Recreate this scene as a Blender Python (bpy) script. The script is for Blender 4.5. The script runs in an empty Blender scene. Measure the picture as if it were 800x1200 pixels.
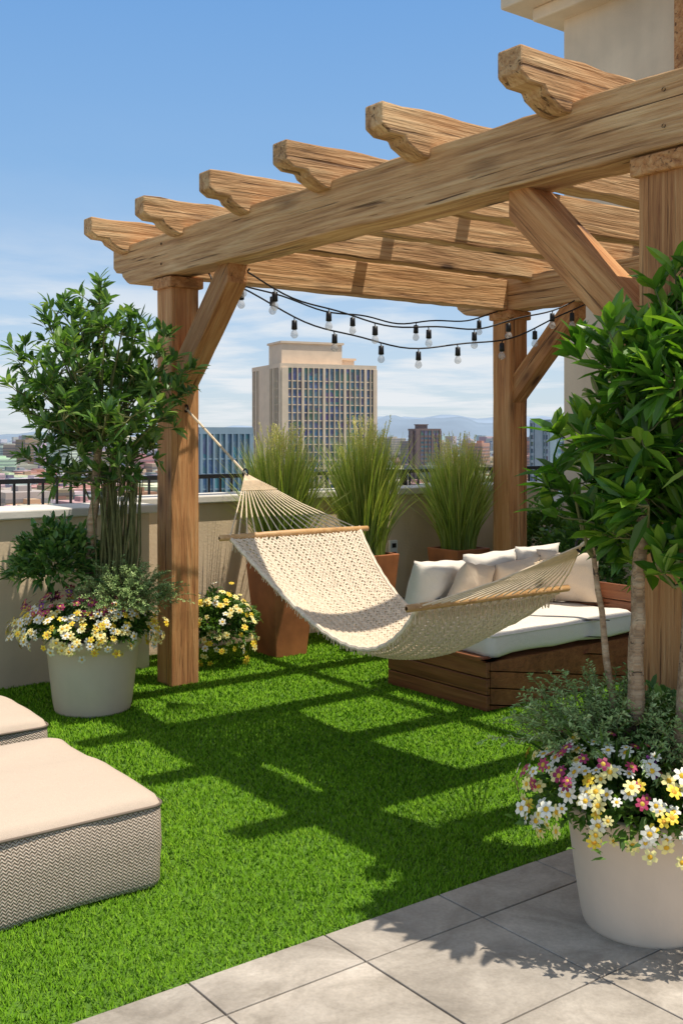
import bpy, math, random
import numpy as np
from mathutils import Vector, Matrix, noise as mnoise
random.seed(7); rng=np.random.default_rng(11)
S=bpy.context.scene
S.view_settings.view_transform='Standard'
S.view_settings.look='None'; S.view_settings.exposure=0
UX,UY=0.798,0.6026
PX,PY=-0.99,6.44
def W(u,s,z=0.0): return Vector((PX+UX*u+UY*s, PY+UY*u-UX*s, z))
UD=Vector((UX,UY,0)); SD=Vector((UY,-UX,0)); ZD=Vector((0,0,1)); ANG=math.atan2(UY,UX)
# ---------------- node helpers
class NT:
    def __init__(s,name):
        s.m=bpy.data.materials.new(name); s.m.use_nodes=True
        s.t=s.m.node_tree; s.n=s.t.nodes; s.l=s.t.links
        s.p=s.n['Principled BSDF']; s.out=s.n['Material Output']
    def add(s,t,**k):
        x=s.n.new(t)
        for a,b in k.items(): setattr(x,a,b)
        return x
    def link(s,a,b): s.l.new(a,b)
    def math(s,op,a,b=None,c=None):
        x=s.add('ShaderNodeMath',operation=op)
        for i,v in enumerate((a,b,c)):
            if v is None: continue
            if isinstance(v,(int,float)): x.inputs[i].default_value=v
            else: s.link(v,x.inputs[i])
        return x.outputs[0]
    def coord(s,scale=(1,1,1),rand=False,kind='Object'):
        tc=s.add('ShaderNodeTexCoord'); o=tc.outputs[kind]
        if rand:
            oi=s.add('ShaderNodeObjectInfo'); m=s.math('MULTIPLY',oi.outputs['Random'],37.0)
            v=s.add('ShaderNodeVectorMath',operation='ADD'); s.link(o,v.inputs[0]); s.link(m,v.inputs[1]); o=v.outputs[0]
        mp=s.add('ShaderNodeMapping'); mp.inputs['Scale'].default_value=scale; s.link(o,mp.inputs['Vector'])
        return mp.outputs[0]
    def noise(s,vec,scale=1,detail=6,dist=0,rough=.55):
        x=s.add('ShaderNodeTexNoise'); x.inputs['Scale'].default_value=scale; x.inputs['Detail'].default_value=detail
        x.inputs['Distortion'].default_value=dist; x.inputs['Roughness'].default_value=rough
        s.link(vec,x.inputs['Vector']); return x.outputs['Fac']
    def ramp(s,fac,stops):
        r=s.add('ShaderNodeValToRGB'); e=r.color_ramp.elements
        while len(e)<len(stops): e.new(.5)
        for i,(p,c) in enumerate(stops):
            e[i].position=p; e[i].color=(c,c,c,1) if isinstance(c,(int,float)) else (*c[:3],1)
        s.link(fac,r.inputs[0]); return r.outputs[0]
    def mix(s,a,b,f,mode='MIX'):
        x=s.add('ShaderNodeMix',data_type='RGBA',blend_type=mode)
        for i,v in ((0,f),(6,a),(7,b)):
            if isinstance(v,(int,float)): x.inputs[i].default_value=v if i==0 else (v,v,v,1)
            elif isinstance(v,tuple): x.inputs[i].default_value=(*v[:3],1)
            else: s.link(v,x.inputs[i])
        return x.outputs[2]
    def bump(s,h,st=.3,d=.01):
        b=s.add('ShaderNodeBump'); b.inputs['Strength'].default_value=st; b.inputs['Distance'].default_value=d
        s.link(h,b.inputs['Height']); s.link(b.outputs[0],s.p.inputs['Normal'])
    def base(s,c):
        if isinstance(c,tuple): s.p.inputs['Base Color'].default_value=(*c[:3],1)
        else: s.link(c,s.p.inputs['Base Color'])
    def rough(s,r): s.p.inputs['Roughness'].default_value=r
def simple(name,c,r=.6,metal=0,var=.15,sc=8,b=.15):
    t=NT(name); v=t.coord(); n=t.noise(v,sc,4)
    col=t.ramp(n,[(.25,tuple(x*(1-var) for x in c)),(.75,tuple(min(1,x*(1+var)) for x in c))])
    t.base(col); t.rough(r); t.p.inputs['Metallic'].default_value=metal
    if b: t.bump(t.noise(v,sc*12,2),b,.003)
    return t.m
def wood(name,dark,mid,light,knots=True,r=.8,bs=.9,cracks=True):
    t=NT(name)
    w=t.noise(t.coord((.6,8,8),True),1,4,2.2)
    f=t.noise(t.coord((1.8,60,60),True),1,4,.6,.72)
    m=t.math('ADD',t.math('MULTIPLY',w,.45),t.math('MULTIPLY',f,.55))
    col=t.ramp(m,[(.34,dark),(.48,mid),(.64,light)])
    big=t.noise(t.coord((.9,2.5,2.5),True),1,2)
    col=t.mix(col,t.ramp(big,[(.3,.84),(.7,1.12)]),1,'MULTIPLY')
    h=f
    if cracks:
        cr=t.ramp(t.noise(t.coord((.8,34,34),True),1,3,.8,.7),[(.32,.0),(.385,1.0)])
        col=t.mix(tuple(x*.5 for x in dark),col,cr); h=t.math('ADD',h,t.math('MULTIPLY',cr,.9))
        h=t.math('ADD',h,t.math('MULTIPLY',w,1.8))
    if knots:
        vo=t.add('ShaderNodeTexVoronoi'); vo.inputs['Scale'].default_value=1
        t.link(t.coord((1.5,4.0,4.0),True),vo.inputs['Vector'])
        k=t.ramp(vo.outputs['Distance'],[(.06,0),(.11,.6),(.22,1)])
        col=t.mix(tuple(x*.35 for x in dark),col,k)
    t.base(col); t.rough(r); t.bump(h,bs,.010)
    return t.m
M_wood=wood('pergola_timber',(.27,.125,.045),(.54,.295,.125),(.74,.49,.25))
M_post=wood('post_timber',(.28,.10,.03),(.53,.235,.08),(.68,.37,.155))
M_dark=wood('stained_timber',(.11,.032,.012),(.22,.07,.026),(.32,.12,.045),False,.42,.3,False)
M_bar=wood('spreader_timber',(.40,.2,.08),(.58,.33,.13),(.68,.43,.2),False,.5,.2,False)
M_bark=wood('bark',(.20,.12,.06),(.42,.27,.15),(.58,.43,.27),True,.85,1)
M_stem=simple('stem',(.15,.15,.05),.7,var=.4,sc=20)
def stucco(name,c,b=.5):
    t=NT(name); v=t.coord(); n=t.noise(v,1.3,6,.4); n2=t.noise(v,60,3)
    st=t.noise(t.coord((3,3,.35)),1,4)
    col=t.ramp(n,[(.3,tuple(x*.84 for x in c)),(.7,tuple(x*1.08 for x in c))])
    col=t.mix(col,t.ramp(st,[(.35,.84),(.6,1.0)]),.7,'MULTIPLY')
    t.base(col); t.rough(.9); t.bump(n2,b,.004); return t.m
M_wall=stucco('stucco',(.78,.60,.40)); M_cap=stucco('coping_stone',(.72,.67,.60),.2)
M_bld=stucco('building_stucco',(.82,.65,.45)); M_roof=stucco('roof_membrane',(.5,.46,.41))
M_pot=stucco('pot_stone',(.80,.64,.48),.15)
M_rust=simple('corten_planter',(.36,.125,.045),.55,.05,.4,5,.2)
M_soil=simple('soil',(.05,.03,.018),.95,var=.5,sc=30,b=1)
M_black=simple('black_metal',(.02,.02,.022),.4,.5,.1)
M_white=simple('white_plastic',(.7,.7,.68),.45,0,.05)
def fabric(name,c,sc=500,wr=.5):
    t=NT(name); v=t.coord()
    n=t.noise(v,6,3,.6); f=t.noise(v,sc,2)
    t.base(t.mix(c,t.ramp(f,[(.3,.85),(.7,1.05)]),1,'MULTIPLY')); t.rough(.9)
    t.bump(t.math('ADD',t.math('MULTIPLY',n,wr),t.math('MULTIPLY',f,.04)),.7,.03)
    return t.m
M_cush=fabric('white_canvas',(.78,.71,.61)); M_pil=fabric('cream_linen',(.70,.56,.42)); M_otop=fabric('beige_canvas',(.57,.455,.355),400,.3)
t=NT('herringbone_weave'); tc=t.add('ShaderNodeTexCoord'); sp=t.add('ShaderNodeSeparateXYZ'); t.link(tc.outputs['Object'],sp.inputs[0])
h=t.math('ADD',t.math('ADD',sp.outputs[0],sp.outputs[1]),10.0)
tri=t.math('PINGPONG',h,.009); z=t.math('ADD',t.math('ADD',sp.outputs[2],tri),5.0)
stp=t.math('DIVIDE',t.math('PINGPONG',z,.0055),.0055)
f=t.noise(t.coord(),260,3)
k=t.math('ADD',stp,t.math('MULTIPLY',t.math('SUBTRACT',f,.5),1.5))
t.base(t.ramp(k,[(.2,(.20,.14,.10)),(.8,(.70,.58,.47))])); t.rough(.95); t.bump(k,.8,.004); M_weave=t.m
M_pipe=simple('piping',(.16,.12,.09),.8)
def leafmat(name,stops,r=.38,tr=.25):
    t=NT(name); a=t.add('ShaderNodeAttribute',attribute_name='rnd')
    c=t.ramp(a.outputs['Fac'],stops)
    if tr==0:
        t.n.remove(t.p); df=t.add('ShaderNodeBsdfDiffuse'); t.link(c,df.inputs[0]); t.link(df.outputs[0],t.out.inputs[0]); return t.m
    t.base(c); t.rough(r)
    tl=t.add('ShaderNodeBsdfTranslucent'); c2=t.mix(c,(1.4,1.5,.5),1,'MULTIPLY'); t.link(c2,tl.inputs[0])
    mx=t.add('ShaderNodeMixShader'); mx.inputs[0].default_value=tr
    t.link(t.p.outputs[0],mx.inputs[1]); t.link(tl.outputs[0],mx.inputs[2]); t.link(mx.outputs[0],t.out.inputs[0]); return t.m
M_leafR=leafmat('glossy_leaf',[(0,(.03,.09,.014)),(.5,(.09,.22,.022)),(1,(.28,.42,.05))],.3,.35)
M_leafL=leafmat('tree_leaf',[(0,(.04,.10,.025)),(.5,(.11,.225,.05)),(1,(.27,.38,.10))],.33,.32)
M_shrub=leafmat('shrub_leaf',[(0,(.04,.10,.02)),(.6,(.12,.23,.035)),(1,(.23,.36,.06))],.5,.3)
M_fern=leafmat('feathery_leaf',[(0,(.16,.25,.08)),(.6,(.30,.42,.15)),(1,(.46,.56,.25))],.6,0)
M_ograss=leafmat('ornamental_grass',[(0,(.12,.18,.03)),(.5,(.34,.42,.09)),(.8,(.58,.55,.20)),(1,(.78,.66,.38))],.5,.4)
M_blade=leafmat('turf_blade',[(0,(.055,.14,.007)),(.5,(.155,.325,.018)),(1,(.31,.47,.05))],.5,0)
def attrmat(name,r=.6,tr=0):
    t=NT(name); a=t.add('ShaderNodeAttribute',attribute_name='col'); t.base(a.outputs['Color']); t.rough(r); return t.m
M_flow=attrmat('petals',.6); M_city=attrmat('city_facades',.8)
# ---------------- mesh helpers
def link(o): S.collection.objects.link(o); return o
def empty(name,loc=(0,0,0)):
    e=bpy.data.objects.new(name,None); e.location=loc; e.empty_display_size=.1; return link(e)
def mk(name,V,F,mats,parent=None,rnd=None,col=None,midx=None,smooth=False,mw=None):
    me=bpy.data.meshes.new(name)
    if isinstance(F,np.ndarray):
        V=np.asarray(V,dtype=np.float32); m,k=F.shape
        me.vertices.add(len(V)); me.vertices.foreach_set('co',V.ravel())
        me.loops.add(m*k); me.loops.foreach_set('vertex_index',F.astype(np.int32).ravel())
        me.polygons.add(m); me.polygons.foreach_set('loop_start',np.arange(0,m*k,k,dtype=np.int32))
        try: me.polygons.foreach_set('loop_total',np.full(m,k,dtype=np.int32))
        except Exception: pass
        me.update(calc_edges=True)
    else:
        me.from_pydata([tuple(v) for v in V],[],F); me.update()
    if not isinstance(mats,(list,tuple)): mats=[mats]
    for x in mats: me.materials.append(x)
    if midx is not None: me.polygons.foreach_set('material_index',np.asarray(midx,dtype=np.int32))
    me.polygons.foreach_set('use_smooth',np.full(len(me.polygons),smooth))
    if rnd is not None:
        a=me.attributes.new('rnd','FLOAT','POINT'); a.data.foreach_set('value',np.asarray(rnd,dtype=np.float32))
    if col is not None:
        c=np.ones((len(V),4),dtype=np.float32); c[:,:3]=col
        a=me.attributes.new('col','FLOAT_COLOR','POINT'); a.data.foreach_set('color',c.ravel())
    o=link(bpy.data.objects.new(name,me))
    if mw is not None: o.matrix_world=mw
    if parent is not None:
        o.parent=parent; o.matrix_parent_inverse=Matrix.Translation(parent.location).inverted()
    return o
def bevel(o,w=.005,seg=2):
    b=o.modifiers.new('bevel','BEVEL'); b.width=w; b.segments=seg; b.limit_method='ANGLE'; b.angle_limit=math.radians(35); return o
BF=[(0,3,2,1),(4,5,6,7),(0,1,5,4),(1,2,6,5),(2,3,7,6),(3,0,4,7)]
class Boxes:
    def __init__(s): s.V=[];s.F=[];s.C=[];s.M=[];s.R=[]
    def raw(s,pts,c=(1,1,1),m=0,r=0):
        b=len(s.V); s.V+= [tuple(p) for p in pts]; s.F+=[tuple(b+i for i in f) for f in BF]; s.C+=[c]*8; s.M+=[m]*6; s.R+=[r]*8
    def uv(s,u0,u1,s0,s1,z0,z1,**k):
        s.raw([W(u0,s1,z0),W(u1,s1,z0),W(u1,s0,z0),W(u0,s0,z0),W(u0,s1,z1),W(u1,s1,z1),W(u1,s0,z1),W(u0,s0,z1)],**k)
    def box(s,cx,cy,hx,hy,z0,z1,ang=0,**k):
        c,n=math.cos(ang),math.sin(ang); P=[]
        for z in (z0,z1):
            for x,y in ((-hx,-hy),(hx,-hy),(hx,hy),(-hx,hy)): P.append((cx+x*c-y*n,cy+x*n+y*c,z))
        s.raw(P,**k)
    def make(s,name,mats,parent=None,col=False,rnd=False):
        return mk(name,np.array(s.V),np.array(s.F),mats,parent,col=np.array(s.C) if col else None,midx=s.M,rnd=s.R if rnd else None)
def frame(o,x,y):
    x=Vector(x).normalized(); y=Vector(y).normalized(); z=x.cross(y)
    m=Matrix((( x[0],y[0],z[0],o[0]),(x[1],y[1],z[1],o[1]),(x[2],y[2],z[2],o[2]),(0,0,0,1))); return m
def plank(name,origin,xd,yd,prof,w,mat,parent,jit=.003,bv=.007):
    P=[]; n=len(prof)
    for i in range(n):
        a=prof[i]; b=prof[(i+1)%n]; L=math.hypot(b[0]-a[0],b[1]-a[1]); P.append(a)
        if L>.3 and jit>0:
            k=int(L/.11)
            dx,dz=(b[0]-a[0])/L,(b[1]-a[1])/L
            for j in range(1,k):
                q=j/k; o=random.uniform(-jit,jit); P.append((a[0]+(b[0]-a[0])*q-dz*o,a[1]+(b[1]-a[1])*q+dx*o))
    m=len(P); V=[(x,-w/2,z) for x,z in P]+[(x,w/2,z) for x,z in P]
    F=[tuple(range(m)),tuple(range(2*m-1,m-1,-1))]+[((i+1)%m,i,m+i,m+(i+1)%m) for i in range(m)]
    o=mk(name,V,F,mat,parent,mw=frame(origin,xd,yd)); return bevel(o,bv,2)
def rect(L,h,x0=0): return [(x0,-h/2),(x0+L,-h/2),(x0+L,h/2),(x0,h/2)]
def timber(name,p0,p1,yd,w,h,mat,parent,**k):
    p0=Vector(p0);p1=Vector(p1); return plank(name,p0,p1-p0,yd,rect((p1-p0).length,h),w,mat,parent,**k)
def tube(P,R,n=6,VF=None):
    V,F=VF if VF else ([],[]); P=[Vector(p) for p in P]; b0=len(V)
    if not hasattr(R,'__len__'): R=[R]*len(P)
    for i,p in enumerate(P):
        d=(P[min(i+1,len(P)-1)]-P[max(i-1,0)]); d=d.normalized() if d.length>1e-9 else ZD
        a=d.cross(ZD if abs(d.z)<.9 else Vector((1,0,0))).normalized(); c=d.cross(a)
        for j in range(n):
            q=2*math.pi*j/n; v=p+(a*math.cos(q)+c*math.sin(q))*R[i]; V.append((v.x,v.y,v.z))
    for i in range(len(P)-1):
        for j in range(n):
            a=b0+i*n+j; b=b0+i*n+(j+1)%n; F.append((a,b,b+n,a+n))
    return V,F
def lathe(name,prof,c,mat,parent,seg=56,smooth=True):
    V=[];F=[]
    for r,z in prof:
        for j in range(seg):
            q=2*math.pi*j/seg; V.append((r*math.cos(q),r*math.sin(q),z))
    for i in range(len(prof)-1):
        for j in range(seg):
            a=i*seg+j;b=i*seg+(j+1)%seg; F.append((a,b,b+seg,a+seg))
    return mk(name,V,F,mat,parent,smooth=smooth,mw=Matrix.Translation(c))
def rrect(hx,hy,r,n=6):
    r=max(r,.001);P=[]
    for k,(sx,sy) in enumerate(((1,1),(-1,1),(-1,-1),(1,-1))):
        for i in range(n+1):
            q=math.pi/2*(k+i/n); P.append((sx*(hx-r)+r*math.cos(q),sy*(hy-r)+r*math.sin(q)))
    Q=[]
    for i in range(len(P)):
        a=P[i];b=P[(i+1)%len(P)];Q.append(a)
        if math.hypot(a[0]-b[0],a[1]-b[1])>.15:
            for j in range(1,10): Q.append((a[0]+(b[0]-a[0])*j/10,a[1]+(b[1]-a[1])*j/10))
    return Q
def loft(name,hx,hy,r,loops,mats,parent,mw,dome=.0,midx=None,wob=.0,seed=0):
    base=rrect(hx,hy,r); n=len(base);V=[];F=[];M=[]
    zt=loops[-1][1]
    rings=[(1-i0/hx,1-i0/hy,z) for i0,z in loops]
    last=rings[-1]
    for k in range(1,9):
        q=1-k/8; q=max(q,.02); rings.append((last[0]*q,last[1]*q,zt+dome*(1-q*q)))
    for fx,fy,z in rings:
        for x,y in base:
            w=mnoise.noise(Vector((x*5+seed,y*5,z*8)))*wob
            V.append((x*fx+ (w if abs(fx)>.9 else 0),y*fy+(w if abs(fy)>.9 else 0),z+w*1.2))
    for i in range(len(rings)-1):
        for j in range(n):
            a=i*n+j;b=i*n+(j+1)%n;F.append((a,b,b+n,a+n)); M.append(midx[i] if midx and i<len(midx) else (midx[-1] if midx else 0))
    F.append(tuple(range(n-1,-1,-1))); M.append(0)
    F.append(tuple((len(rings)-1)*n+j for j in range(n))); M.append(midx[-1] if midx else 0)
    return mk(name,V,F,mats,parent,midx=M,smooth=True,mw=mw)
def nrm(a): return a/np.maximum(np.linalg.norm(a,axis=-1,keepdims=True),1e-9)
def leaves(P,D,L,Wd,droop=.3,fold=.15,roll=1.0,simple_leaf=False):
    n=len(P); D=nrm(D); up=nrm(np.array([0,0,1.])+rng.normal(0,.35*roll,(n,3)))
    side=nrm(np.cross(D,up)); N=np.cross(side,D); L=np.broadcast_to(L,(n,))[:,None]; Wd=np.broadcast_to(Wd,(n,))[:,None]
    dz=np.array([0,0,-1.])
    def C(t): return P+D*L*t+dz*L*droop*t*t
    if simple_leaf:
        V=np.stack([P,C(.5)+side*Wd/2,C(1.),C(.5)-side*Wd/2],1); f=np.array([[0,1,2],[0,2,3]])
    else:
        c0,c1,c2,c3=C(0),C(.35),C(.72),C(1.); fo=N*Wd*fold
        V=np.stack([c0,c1,c2,c3,c1+side*Wd/2+fo,c1-side*Wd/2+fo,c2+side*Wd*.36+fo,c2-side*Wd*.36+fo],1)
        f=np.array([[0,4,1],[0,1,5],[1,4,6],[1,6,2],[1,2,7],[1,7,5],[2,6,3],[2,3,7]])
    k=V.shape[1]; F=(f[None]+(np.arange(n)*k)[:,None,None]).reshape(-1,3)
    return V.reshape(-1,3),F,k
def randdir(n): return nrm(rng.normal(0,1,(n,3)))
def mkleaves(name,P,D,L,Wd,mat,parent,rn=None,**kw):
    V,F,k=leaves(P,D,L,Wd,**kw)
    if rn is None: rn=rng.beta(2,2.5,len(P))
    return mk(name,V,F,mat,parent,rnd=np.repeat(rn,k),smooth=False)
# ---------------- foliage
def crown(parent,trunktops,clumps,nt,leafn,L,Wd,mat,bmat,spread=.13,droop=.3,tipspread=.05,upb=.3):
    VF=([],[]); PP=[];DD=[];RR=[]
    for c,cr in clumps:
        c=Vector(c); base=min(trunktops,key=lambda t:(Vector(t)-c).length); base=Vector(base)
        mid=(base+c)/2+Vector((0,0,-.04)); tube([base,mid,c],[.009,.006,.004],5,VF)
        cshade=random.uniform(-.15,.15)
        for i in range(max(2,int(nt*cr))):
            d=Vector(randdir(1)[0]); d.z=d.z*.8+.3
            tip=c+d*cr*spread*random.uniform(.55,1.1)
            tube([c,(c+tip)/2+Vector((0,0,-.01)),tip],[.0035,.0025,.0015],4,VF)
            ax=((tip-c).normalized()+Vector((0,0,.5))).normalized()
            for j in range(leafn):
                q=random.random()*.6; p=tip-ax*tipspread*q*1.6
                dd=Vector(randdir(1)[0]); dd=(dd-ax*dd.dot(ax)).normalized()+ax*random.uniform(.2,1.3)+Vector((0,0,upb))
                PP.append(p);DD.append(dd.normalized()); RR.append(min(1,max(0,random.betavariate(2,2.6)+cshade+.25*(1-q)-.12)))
    PP=np.array([tuple(p) for p in PP]);DD=np.array([tuple(p) for p in DD])
    n=len(PP)
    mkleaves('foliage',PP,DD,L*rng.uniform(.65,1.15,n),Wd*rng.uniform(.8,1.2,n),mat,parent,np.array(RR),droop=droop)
    mk('branches',VF[0],VF[1],bmat,parent,smooth=True)
def ellclumps(c,r,n,rad=(.8,1.2),seed=0,hole=.35,gap=.10):
    rs=random.Random(seed); out=[]; tries=0
    while len(out)<n and tries<4000:
        tries+=1
        d=[rs.uniform(-1,1) for _ in range(3)]; l=math.sqrt(sum(x*x for x in d))
        if l>1 or l<hole: continue
        p=(c[0]+d[0]*r[0],c[1]+d[1]*r[1],c[2]+d[2]*r[2])
        if any((Vector(p)-Vector(o[0])).length<gap for o in out): continue
        out.append((p,rs.uniform(*rad)))
    return out
def mound(name,c,r,n,L,Wd,mat,parent,up=.4,simple_leaf=False,droop=.3,inner=.55):
    d=randdir(n); d[:,2]=np.abs(d[:,2])*1.0-.15
    rr=rng.uniform(inner,1.05,n)**.7; lump=1+.18*np.sin(d[:,0]*7+c[0]*9)*np.cos(d[:,1]*6+2)+.12*np.sin(d[:,2]*11+d[:,0]*5)
    P=np.array(c)+d*np.array(r)*(rr*lump)[:,None]
    D=nrm(d+rng.normal(0,.55,(n,3))+np.array([0,0,up]))
    return mkleaves(name,P,D,L*rng.uniform(.6,1.2,n),Wd*rng.uniform(.7,1.2,n),mat,parent,droop=droop,simple_leaf=simple_leaf)
def sprays(name,c,r,n,mat,parent,L=.15):
    PP=[];DD=[];RN=[];VF=([],[])
    for i in range(n):
        d=Vector(randdir(1)[0]); d.z=abs(d.z)*.9+.15; d=d.normalized()
        k=random.uniform(.3,.95); a=Vector(c)+Vector((d.x*r[0],d.y*r[1],d.z*r[2]))*k
        g=(d+Vector(randdir(1)[0])*.35+Vector((0,0,.35))).normalized(); l=L*random.uniform(.6,1.15); rn=random.betavariate(2,2)
        m=22
        pts=[a+g*l*q-ZD*l*.35*q*q for q in np.linspace(0,1,5)]; tube(pts,[.0018,.0015,.0012,.001,.0006],3,VF)
        for j in range(m):
            q=.15+.85*j/m; p=a+g*l*q-ZD*l*.35*q*q
            e=Vector(randdir(1)[0]); e=(e-g*e.dot(g)).normalized()+g*.8
            PP.append(tuple(p));DD.append(tuple(e)); RN.append(min(1,max(0,rn+random.uniform(-.15,.15)+.2*q-.1)))
    n2=len(PP); mkleaves(name,np.array(PP),np.array(DD),.021*rng.uniform(.6,1.2,n2),.0065,mat,parent,rn=np.array(RN),simple_leaf=True)
    mk(name+'_stems',VF[0],VF[1],M_stem,parent)
def flowers(name,c,r,n,size,cols,parent,lo=-.35):
    V=[];F=[];C=[]
    for i in range(n):
        d=Vector(randdir(1)[0])
        d.z=random.uniform(lo,.95)
        if random.random()<.5 and d.y>0: d.y=-d.y
        d=d.normalized()
        p=Vector(c)+Vector((d.x*r[0],d.y*r[1],d.z*r[2]))*random.uniform(.93,1.13)
        nn=(d+Vector(randdir(1)[0])*.45+Vector((0,-.15,.35))).normalized()
        a=nn.cross(Vector((.3,.2,.9))).normalized(); b=nn.cross(a); s=size*random.uniform(.7,1.2)
        col,cc=random.choices(cols,[x[2] for x in cols])[0][:2]
        k=random.choice((5,6,7)); v=random.uniform(.85,1.05); col=tuple(min(1,x*v) for x in col); q0=random.random()*6
        for j in range(k):
            q=q0+2*math.pi*j/k; dq=math.pi/k*.92
            def e(ang,rad,h): return tuple(p+(a*math.cos(ang)+b*math.sin(ang))*rad+nn*h)
            b0=len(V); V+=[tuple(p),e(q-dq,s*.62,s*.1),e(q-dq*.4,s,s*.02),e(q+dq*.4,s*.98,s*.02),e(q+dq,s*.62,s*.12)]; F.append((b0,b0+1,b0+2,b0+3,b0+4))
            C+=[tuple(x*.7 for x in col)]+[col]*4
        b0=len(V)
        V.append(tuple(p+nn*s*.2)); C.append(cc)
        for j in range(6):
            q=2*math.pi*j/6; V.append(tuple(p+(a*math.cos(q)+b*math.sin(q))*s*.34+nn*s*.09)); C.append(tuple(x*.85 for x in cc))
        for j in range(6): F.append((b0,b0+1+j,b0+1+(j+1)%6))
    mk(name,V,F,M_flow,parent,col=np.array(C))
WH=((.85,.82,.66),(.80,.46,.01)); YE=((.85,.62,.04),(.7,.33,.01)); CR=((.86,.76,.30),(.75,.42,.01)); PU=((.24,.008,.07),(.6,.4,.03)); VI=((.15,.02,.17),(.65,.45,.05)); PK=((.42,.03,.10),(.6,.4,.03))
# ---------------- world / sun / camera
sdir=Vector((-.35,.095,-1)).normalized()
el=math.asin(-sdir.z)
w=bpy.data.worlds.new('World'); S.world=w; w.use_nodes=True; nt=w.node_tree; N=nt.nodes; Lk=nt.links
bg=N['Background']; sky=N.new('ShaderNodeTexSky'); sky.sky_type='NISHITA'; sky.sun_disc=False; sky.sun_elevation=el
sky.sun_rotation=math.atan2(-sdir.x,-sdir.y); sky.air_density=1.0; sky.dust_density=.4; sky.ozone_density=1.2; sky.altitude=300
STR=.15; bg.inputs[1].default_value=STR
tc=N.new('ShaderNodeTexCoord'); sx=N.new('ShaderNodeSeparateXYZ'); Lk.new(tc.outputs['Generated'],sx.inputs[0])
def wm(op,a,b=None):
    x=N.new('ShaderNodeMath'); x.operation=op
    for i,v in enumerate((a,b)):
        if v is None: continue
        if isinstance(v,(int,float)): x.inputs[i].default_value=v
        else: Lk.new(v,x.inputs[i])
    return x.outputs[0]
def wramp(fac,stops):
    r=N.new('ShaderNodeValToRGB'); e=r.color_ramp.elements
    while len(e)<len(stops): e.new(.5)
    for i,(p,c) in enumerate(stops): e[i].position=p; e[i].color=(c,c,c,1) if isinstance(c,(int,float)) else (*c,1)
    Lk.new(fac,r.inputs[0]); return r.outputs[0]
def wmix(f,a,b,mode='MIX'):
    x=N.new('ShaderNodeMix'); x.data_type='RGBA'; x.blend_type=mode
    for i,v in ((0,f),(6,a),(7,b)):
        if isinstance(v,(int,float)): x.inputs[i].default_value=v
        elif isinstance(v,tuple): x.inputs[i].default_value=(*v,1)
        else: Lk.new(v,x.inputs[i])
    return x.outputs[2]
air_fill=wramp(sx.outputs[2],[(0,(.60,.70,.78)),(.05,(.55,.68,.82)),(.12,(.42,.60,.83)),(.24,(.25,.47,.79)),(.42,(.15,.37,.76)),(.60,(.42,.52,.66)),(1,(.72,.70,.67))])  # sky gradient; stops above the frame paled and warmed as added fill light
air_fill=wmix(1.0,air_fill,(1/STR,1/STR,1/STR),'MULTIPLY')
skyc=wmix(.84,sky.outputs[0],air_fill)
den=wm('ADD',wm('MAXIMUM',sx.outputs[2],0.0),.06)
cx=wm('DIVIDE',sx.outputs[0],den); cy=wm('DIVIDE',sx.outputs[1],den)
cb=N.new('ShaderNodeCombineXYZ'); Lk.new(cx,cb.inputs[0]); Lk.new(wm('MULTIPLY',cy,1.0),cb.inputs[1])
no=N.new('ShaderNodeTexNoise'); no.inputs['Scale'].default_value=.75; no.inputs['Detail'].default_value=8; no.inputs['Distortion'].default_value=.35; no.inputs['Roughness'].default_value=.58; Lk.new(cb.outputs[0],no.inputs['Vector'])
m1=wramp(no.outputs['Fac'],[(.43,0),(.59,1)])
m2=wramp(sx.outputs[2],[(0,.5),(.03,1),(.11,.9),(.15,.35),(.20,.05),(.30,0)])
mk_=wm('MULTIPLY',wm('MULTIPLY',m1,m2),.9)
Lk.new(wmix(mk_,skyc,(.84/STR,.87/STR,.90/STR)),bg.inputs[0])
sl=bpy.data.lights.new('sun','SUN'); sl.energy=5.0; sl.angle=math.radians(.5); sl.color=(1,.93,.81)
so=link(bpy.data.objects.new('sun',sl)); so.rotation_euler=sdir.to_track_quat('-Z','Y').to_euler(); so.location=(5,0,12)
cam=bpy.data.cameras.new('camera'); co=link(bpy.data.objects.new('camera',cam)); co.location=(0,0,1.5); co.rotation_euler=(math.radians(90),0,0)
cam.sensor_fit='VERTICAL'; cam.sensor_height=36; cam.lens=37.35; cam.shift_y=-.075; cam.clip_end=80000; cam.clip_start=.05; S.camera=co
# ---------------- pergola
pg=empty('wooden_pergola',W(0,0,0))
for n,(u,s) in {'post_1':(0,0),'post_2':(0,3.54),'post_3':(2.86,0),'post_4':(2.86,3.54)}.items():
    timber(n,W(u,s,.0),W(u,s,2.452),UD,.185,.185,M_post,pg,jit=.002)
TP=[(0,1),(0,.50),(.045,.36),(.12,.35),(.135,.22),(.20,.05),(.23,0)]
def tails(x0,x1,H):
    top=[(x0+a,b*H) for a,b in TP]; bot=[(x1-a,b*H) for a,b in reversed(TP)]
    return top+bot
def longbeam(name,c0,dirv,yd,x0,x1,H,w,mat=M_wood,**k):
    P=tails(x0,x1,H); plank(name,c0,dirv,yd,P,w,mat,pg,**k)
ys=ZD.cross(SD)
longbeam('front_beam',W(-.035,0,2.45),SD,ys,-.63,4.4,.25,.19,jit=.004)
longbeam('rear_beam',W(2.86,0,2.45),SD,ys,-.63,4.4,.25,.17,jit=.004)
yu=ZD.cross(UD)
plank('side_beam_1',W(.062,0,2.565),UD,yu,rect(2.712,.225),.12,M_wood,pg)
plank('side_beam_2',W(.062,3.54,2.565),UD,yu,rect(2.712,.225),.12,M_wood,pg)
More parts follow.
